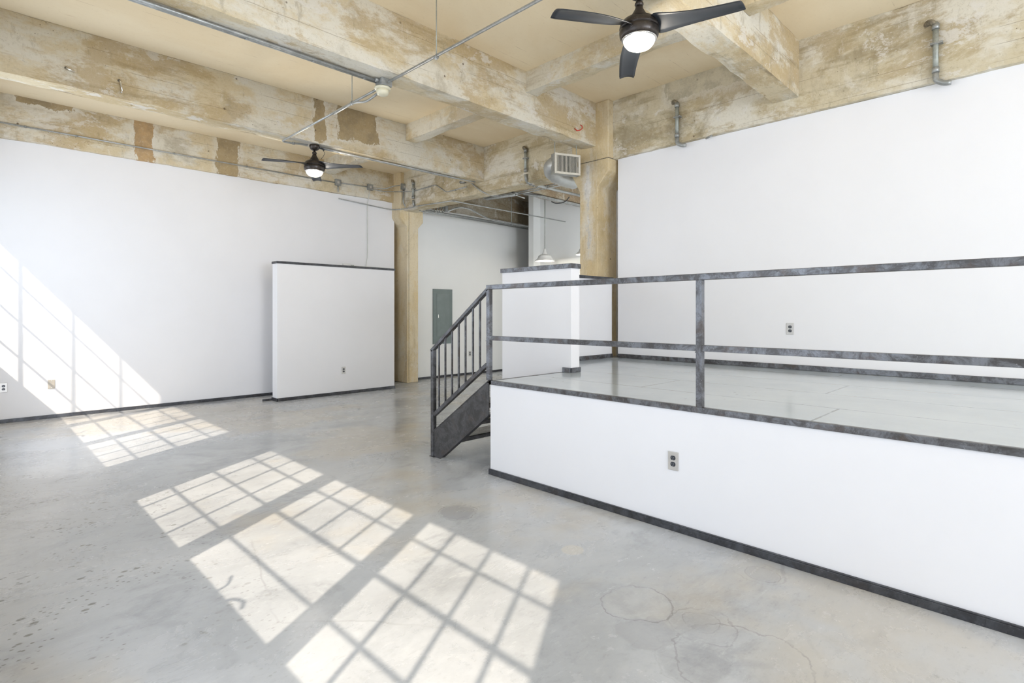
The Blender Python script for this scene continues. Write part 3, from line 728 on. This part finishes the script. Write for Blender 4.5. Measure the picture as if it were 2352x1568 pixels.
t = conduit('hanging_cable', [[j2-Vector((0,0,.05)), pw_(848, 447), pw_(843.5, 470, Y_L-.012), pw_(844, 590, Y_L-.012), pw_(841, 607, Y_L-.012), pw_(841, 640, Y_L-.012)]], .0065,
        'thin white cable hanging from a junction box down behind the partition wall', 'cable', 'cable', fillet=.05)

# bent drain pipes on the girder
def bent_pipe(u, vt, vb, x, label, lo='right', r=.024):
    top = at(u, vt, 'x', x); bot = at(u, vb, 'x', x)
    t = thing('bent_pipe', top, label, 'pipe', 'bent pipes on the girders')
    pts = [top+Vector((.06, .075, .0)), top+Vector((.0, .045, .012)), top+Vector((0, 0, -.06)), bot]
    MB().tube(pts[:2]+[top+Vector((0,0,-.03))], r*.95, 14, .03).build('elbow', M['rust'], t)
    MB().tube([top+Vector((0,0,-.02)), bot+Vector((0,0,.06))], r*.88, 14).build('pipe', M['old_pipe'], t)
    for z in (top.z-.05, bot.z+.07):
        MB().tube([(x, top.y, z-.022), (x, top.y, z+.022)], r*1.12, 14).build('coupling', M['galv'], t)
    zc = (top.z*.6+bot.z*.4); MB().box(x-r*1.1, x+r*1.1, top.y-.05, top.y+.035, zc-.008, zc+.008, bevel=.002).build('strap', M['galv'], t)
    if lo == 'right':
        MB().tube([bot+Vector((0,0,.05)), bot+Vector((0,0,-.02)), bot+Vector((0.01,-.06,-.055)), bot+Vector((.02,-.10,-.055))], r*.95, 14, .035).build('elbow', M['galv'], t)
    return t
bent_pipe(1555, 232, 325, 5.765, 'bent metal pipe on the right girder between the near fan and the white wall')
bent_pipe(2149, 48, 180, 5.765, 'bent metal pipe on the right girder near the top right corner')
bent_pipe(949, 415, 462, 5.895, 'small bent metal pipe on the girder just right of the left column', lo='')
bent_pipe(1207, 338, 402, 5.895, 'bent metal pipe on the girder left of the supply air grille', lo='')
# runs leaving the lower ends of the two left pipes, into the hall and kitchen
e = at(950, 472, 'x', 5.895)
conduit('drain_line', [[at(949, 460, 'x', 5.895), e, at(978, 484, 'x', 6.35), at(1213, 522, 'y', 8.55)]], .022, 'galvanised drain line running from the left bent pipe into the hall', 'pipe', 'galv', fillet=.08,
        straps=[(at(965, 480, 'x', 6.1), (1, .2, 0)), (at(990, 486, 'x', 6.5), (1,0,0))])
conduit('drain_line', [[at(1207, 400, 'x', 5.895), at(1210, 418, 'x', 5.93), at(1240, 427, 'x', 6.35), at(1256, 431, 'x', 6.6), at(1340, 451, 'x', 8.2)]], .024, 'galvanised drain line running from the pipe by the grille into the kitchen', 'pipe', 'galv', fillet=.08,
        straps=[(at(u, v, 'x', x), (1,-.1,0)) for u, v, x in ((1219,421,6.05), (1226,423.5,6.15), (1234,425.5,6.26), (1252,430,6.55))])
# conduits behind the girder
conduit('kitchen_conduit', [[px_(1039, 461, 5.96), (6.2, 7.39, 3.28), (8.98, 7.39, 3.28)]], .011, 'long thin conduit running under the girder toward the kitchen pendant', fillet=.05)
conduit('kitchen_conduit', [[at(1028, 486, 'x', 6.4), at(1045, 478, 'x', 6.6), at(1060, 476, 'x', 6.75), at(1080, 480, 'x', 7.0), at(1110, 497, 'x', 7.4), at(1135, 507, 'x', 7.8), at(1213, 520, 'x', 9.0)]], .016,
        'arched conduit dipping from the hall beam toward the kitchen wall', fillet=.25)
conduit('kitchen_conduit', [[px_(1060, 412, 5.90), px_(1076, 414, 5.90), px_(1090, 427, 5.90), px_(1108, 441, 5.88), at(1135, 451, 'x', 6.3), at(1180, 444, 'x', 6.5), at(1246, 429, 'x', 6.6), at(1295, 419, 'x', 6.7)]], .011,
        'conduit leaving the stained beam and curving beneath the girder', fillet=.12)
conduit('kitchen_conduit', [[at(1165, 448, 'x', 6.5), at(1196, 445, 'x', 6.5), at(1255, 432, 'x', 6.55), at(1302, 423, 'x', 6.7)], [at(1170, 440, 'x', 6.6), at(1190, 450, 'x', 6.6), at(1205, 455, 'x', 6.7)]], .011,
        'conduit pair crossing just below the girder beside the air duct', fillet=.1)
conduit('kitchen_conduit', [[at(1128, 448, 'x', 6.4), at(1160, 438, 'x', 6.5), at(1196, 444, 'x', 6.7), at(1225, 446, 'x', 7.0), at(1290, 455, 'x', 8.2)]], .009, 'thin dark wire looping under the kitchen beam', 'cable', 'dark_cable', fillet=.12)
t = thing('cable_channel', at(1215, 449, 'y', 6.5), 'grey metal cable channel under the kitchen beam edge', 'cable tray')
q0, q1 = Vector((6.9, 6.60, 3.44)), Vector((9.1, 6.60, 3.44)); MB().bar(q0, q1, .06, .035).build('channel', M['galv'], t)
MB().tube([at(1267, 463, 'x', 7.6), at(1276, 467, 'x', 7.6), at(1290, 466, 'x', 7.6), at(1300, 462, 'x', 7.6), at(1308, 452, 'x', 7.6)], .010, 8, .05).build('loose_wire', M['dark_cable'], t)
t = thing('light_strip', at(1145, 452, 'x', 6.4), 'slim grey double-tube fixture under the girder by the conduit bend', 'light fixture')
a, b = at(1113, 457, 'x', 6.35), at(1182, 447, 'x', 6.35)
for d in (0, .045): MB().tube([a+Vector((d*1.2, 0, 0)), b+Vector((d*1.2, 0, 0))], .013, 10).build('tube', M['conduit'], t)
MB().bar(a+Vector((.025,.03,.022)), b+Vector((.025,-.03,.022)), .075, .014).build('housing', M['galv'], t)
# coil of flexible conduit by the left column
t = thing('cable_coil', at(1008, 478, 'x', 6.6), 'loose coil of flexible metal cable hanging under the hall beam', 'cable')
for k in range(4):
    c = at(1002+k*6, 478, 'x', 6.55+.05*k); pts = [c+Vector((.02*math.sin(a), -.05*math.cos(a)*1.1, .085*math.sin(a))) for a in [2*PI*i/16 for i in range(17)]]
    MB().tube(pts, .0085, 8).build('loop', M['galv' if k % 2 else 'old_pipe'], t)
t = thing('hanger_rod', at(1175, 515, 'y', 8.55), 'thin hanger rod holding the drain line in the hall', 'rod', 'hanger rods')
q = at(1175, 516, 'y', 8.55); MB().tube([q, (q.x, q.y, Z_SLAB)], .006, 8).build('rod', M['old_pipe'], t)
MB().tube([q-Vector((.02,0,0)), q+Vector((.02,0,0))], .028, 12).build('clamp', M['galv'], t)
t = thing('junction_box', at(1024, 478, 'x', 6.6), 'dark metal junction box beside the cable coil', 'junction box', 'junction boxes')
q = at(1024, 480, 'x', 6.7); MB().box(q.x-.03, q.x+.03, q.y-.035, q.y+.035, q.z-.06, q.z+.06, bevel=.004).build('box', M['galv'], t)
MB().tube([q+Vector((0,0,.05)), (q.x, q.y, Z_GIRD+.3)], .012, 8).build('stub_conduit', M['galv'], t)
# flat conduit body at the end of the stained beam
t = thing('conduit_body', px_(1063, 417, 5.88), 'flat oval conduit fitting at the girder end of the stained beam', 'conduit fitting')
q = px_(1063, 417, 5.885); mb = MB(); mb.tube([q+Vector((0,.06,.0)), q+Vector((0,-.06,-.005))], .026, 12); mb.build('body', M['galv'], t)

# ---------------------------------------------------------------- supply air grille and duct
gc = Vector((5.34, 4.36, 3.215)); dirx = Vector((.912, -.409, 0)).normalized(); nrm = Vector((-.409, -.912, 0)).normalized()
ang = math.atan2(dirx.y, dirx.x)
av = thing('air_duct', gc, 'round galvanised air duct with beige louvred supply grille beside the right column', 'air duct', rz=ang)
def L(n, mb, m, par=av, **k): return mb.build(n, M[m], par, local=True, **k)
W_, H_ = .178, .128
gr = L('supply_grille', MB().box(-W_, W_, -.010, .004, H_-.026, H_).box(-W_, W_, -.010, .004, -H_, -H_+.026).box(-W_, -W_+.028, -.010, .004, -H_+.026, H_-.026).box(W_-.028, W_, -.010, .004, -H_+.026, H_-.026), 'register', bevel=.002)
for k in range(17):
    x = -W_+.038+k*(2*W_-.076)/16
    L('louvre', MB().box(x-.0028, x+.0028, -.008, .001, -H_+.026, H_-.026), 'register', gr)
L('damper_lever', MB().box(W_-.05, W_-.044, -.02, -.006, -.03, .03), 'chrome', gr)
L('plenum_shade', MB().box(-W_+.006, W_-.006, .03, .09, -H_+.006, H_-.006), 'black')  # black block paints the shade seen between the louvres
L('plenum_box', MB().box(-W_+.002, W_-.002, .012, .10, -H_+.003, -H_+.006).box(-W_, -W_+.004, .006, .10, -H_, H_).box(W_-.004, W_, .006, .10, -H_, H_).box(-W_, W_, .006, .10, H_-.004, H_), 'galv')
pts = [(-.07, .10, .02), (-.10, .17, .02), (-.10, .25, .01), (-.05, .35, -.01), (.06, .45, -.03), (.22, .56, -.03), (.5, .72, -.02)]
fine = []
for i in range(len(pts)-1):
    a, b = Vector(pts[i]), Vector(pts[i+1])
    for s_ in range(5): fine.append(a.lerp(b, s_/5))
L('round_duct', MB().tube(fine, .108, 28, wavy=.008), 'duct')
for x, z in ((-.165, Z_BEAM), (.135, Z_BEAM)):
    L('hanger_strap', MB().box(x-.004, x+.004, .02, .026, H_-.01, z-gc.z+.01), 'old_pipe')

# ---------------------------------------------------------------- kitchen pendants
def pendant(x, y, z, label):
    t = thing('pendant_lamp', (x, y, z), label, 'pendant lamp', 'kitchen pendants')
    L('lamp_shade', MB().lathe([(.205,-.002),(.203,.012),(.150,.062),(.146,.075),(.135,.105),(.105,.130),(.060,.142),(.055,.142),(.100,.127),(.130,.100),(.140,.072),(.145,.060),(.195,.012),(.200,-.002),(.205,-.002)], n=40), 'enamel', t)
    L('socket_cup', MB().lathe([(0,.14),(.058,.140),(.048,.165),(.030,.215),(.026,.245),(.012,.262),(0,.262)]), 'enamel', t)
    L('stem', MB().tube([(0,0,.26),(0,0,Z_SLAB-z)], .0095, 10), 'old_pipe', t)
    L('canopy', MB().lathe([(0,Z_SLAB-z),(.06,Z_SLAB-z),(.055,Z_SLAB-z-.02),(0,Z_SLAB-z-.025)]), 'enamel', t)
    L('bulb', MB().lathe([(0,-.012),(.022,-.008),(.040,.018),(.040,.04),(.026,.075),(.016,.10),(.016,.14),(0,.14)], n=24), 'bulb', t)
    l = bpy.data.lights.new('pendant_light', 'POINT'); lo = bpy.data.objects.new('pendant_light', l); C.objects.link(lo)
    l.energy = 8; l.color = (1, .86, .68); l.shadow_soft_size = .04; lo.location = (x, y, z-.03)
def L(n, mb, m, par=av, **k): return mb.build(n, M[m], par, local=True, **k)
pendant(8.54, 7.58, 2.43, 'white enamel pendant lamp with lit bulb hanging in the kitchen opening')
pendant(8.28, 6.30, 2.45, 'second white pendant lamp mostly hidden behind the right concrete column')

# ---------------------------------------------------------------- small things
def hook(pts, label):
    t = thing('wire_hook', pts[0], label, 'hook', 'bent hooks on the stained beam')
    MB().tube(pts, .008, 8, .02).build('hook', M['chrome'], t)
    p = Vector(pts[0]); MB().tube([p+Vector((0,.02,0)), p+Vector((0,-.004,0))], .014, 10).build('socket', M['rust'], t)
yb = 6.575
hook([at(152,156,'y',yb), at(155,157,'y',yb-.03), at(171,165,'y',yb-.03)], 'short bent metal hook on the stained beam, nearest the left edge')
hook([at(274,185,'y',yb), at(277,187,'y',yb-.03), at(279,200,'y',yb-.03), at(281,209,'y',yb-.02), at(278,213,'y',yb-.02)], 'longer downturned metal hook on the stained beam, right of the short hook')
t = thing('wire_loop', at(1325, 296, 'y', 4.18), 'red wire loop sticking out of the middle beam above the air grille', 'wire')
pts = [at(1320,295,'y',4.185), at(1325,300,'y',4.15), at(1333,299,'y',4.15), at(1338,294,'y',4.15), at(1336,288,'y',4.16), at(1333,287,'y',4.185)]
MB().tube(pts, .0055, 8, .03).build('wire', M['red'], t)
# strip light lying on the partition cap
z = PZ+.036
t = thing('strip_light', (4.7, 8.53, z), 'thin white strip light lying on top of the freestanding partition wall', 'light fixture')
a = at(788, 603, 'y', 8.53); b = at(893, 612, 'y', 8.53)
MB().box(a.x, a.x+.13, 8.50, 8.56, z, z+.045, bevel=.004).build('ballast_box', M['white_plastic'], t)
MB().box(a.x+.14, b.x+.02, 8.515, 8.545, z, z+.018, bevel=.003).build('tube_rail', M['cable'], t)
MB().box(a.x+.125, a.x+.19, 8.505, 8.55, z, z+.028, bevel=.003).build('end_clip', M['old_pipe'], t)
t = thing('pipe_stub', at(1620, 316, 'x', 5.795), 'small broken metal stub on the right girder, right of the bent pipe', 'pipe')
MB().tube([at(1622,318,'x',5.80), at(1626,316,'x',5.77), at(1636,311,'x',5.77)], .010, 8, .01).build('stub', M['galv'], t)
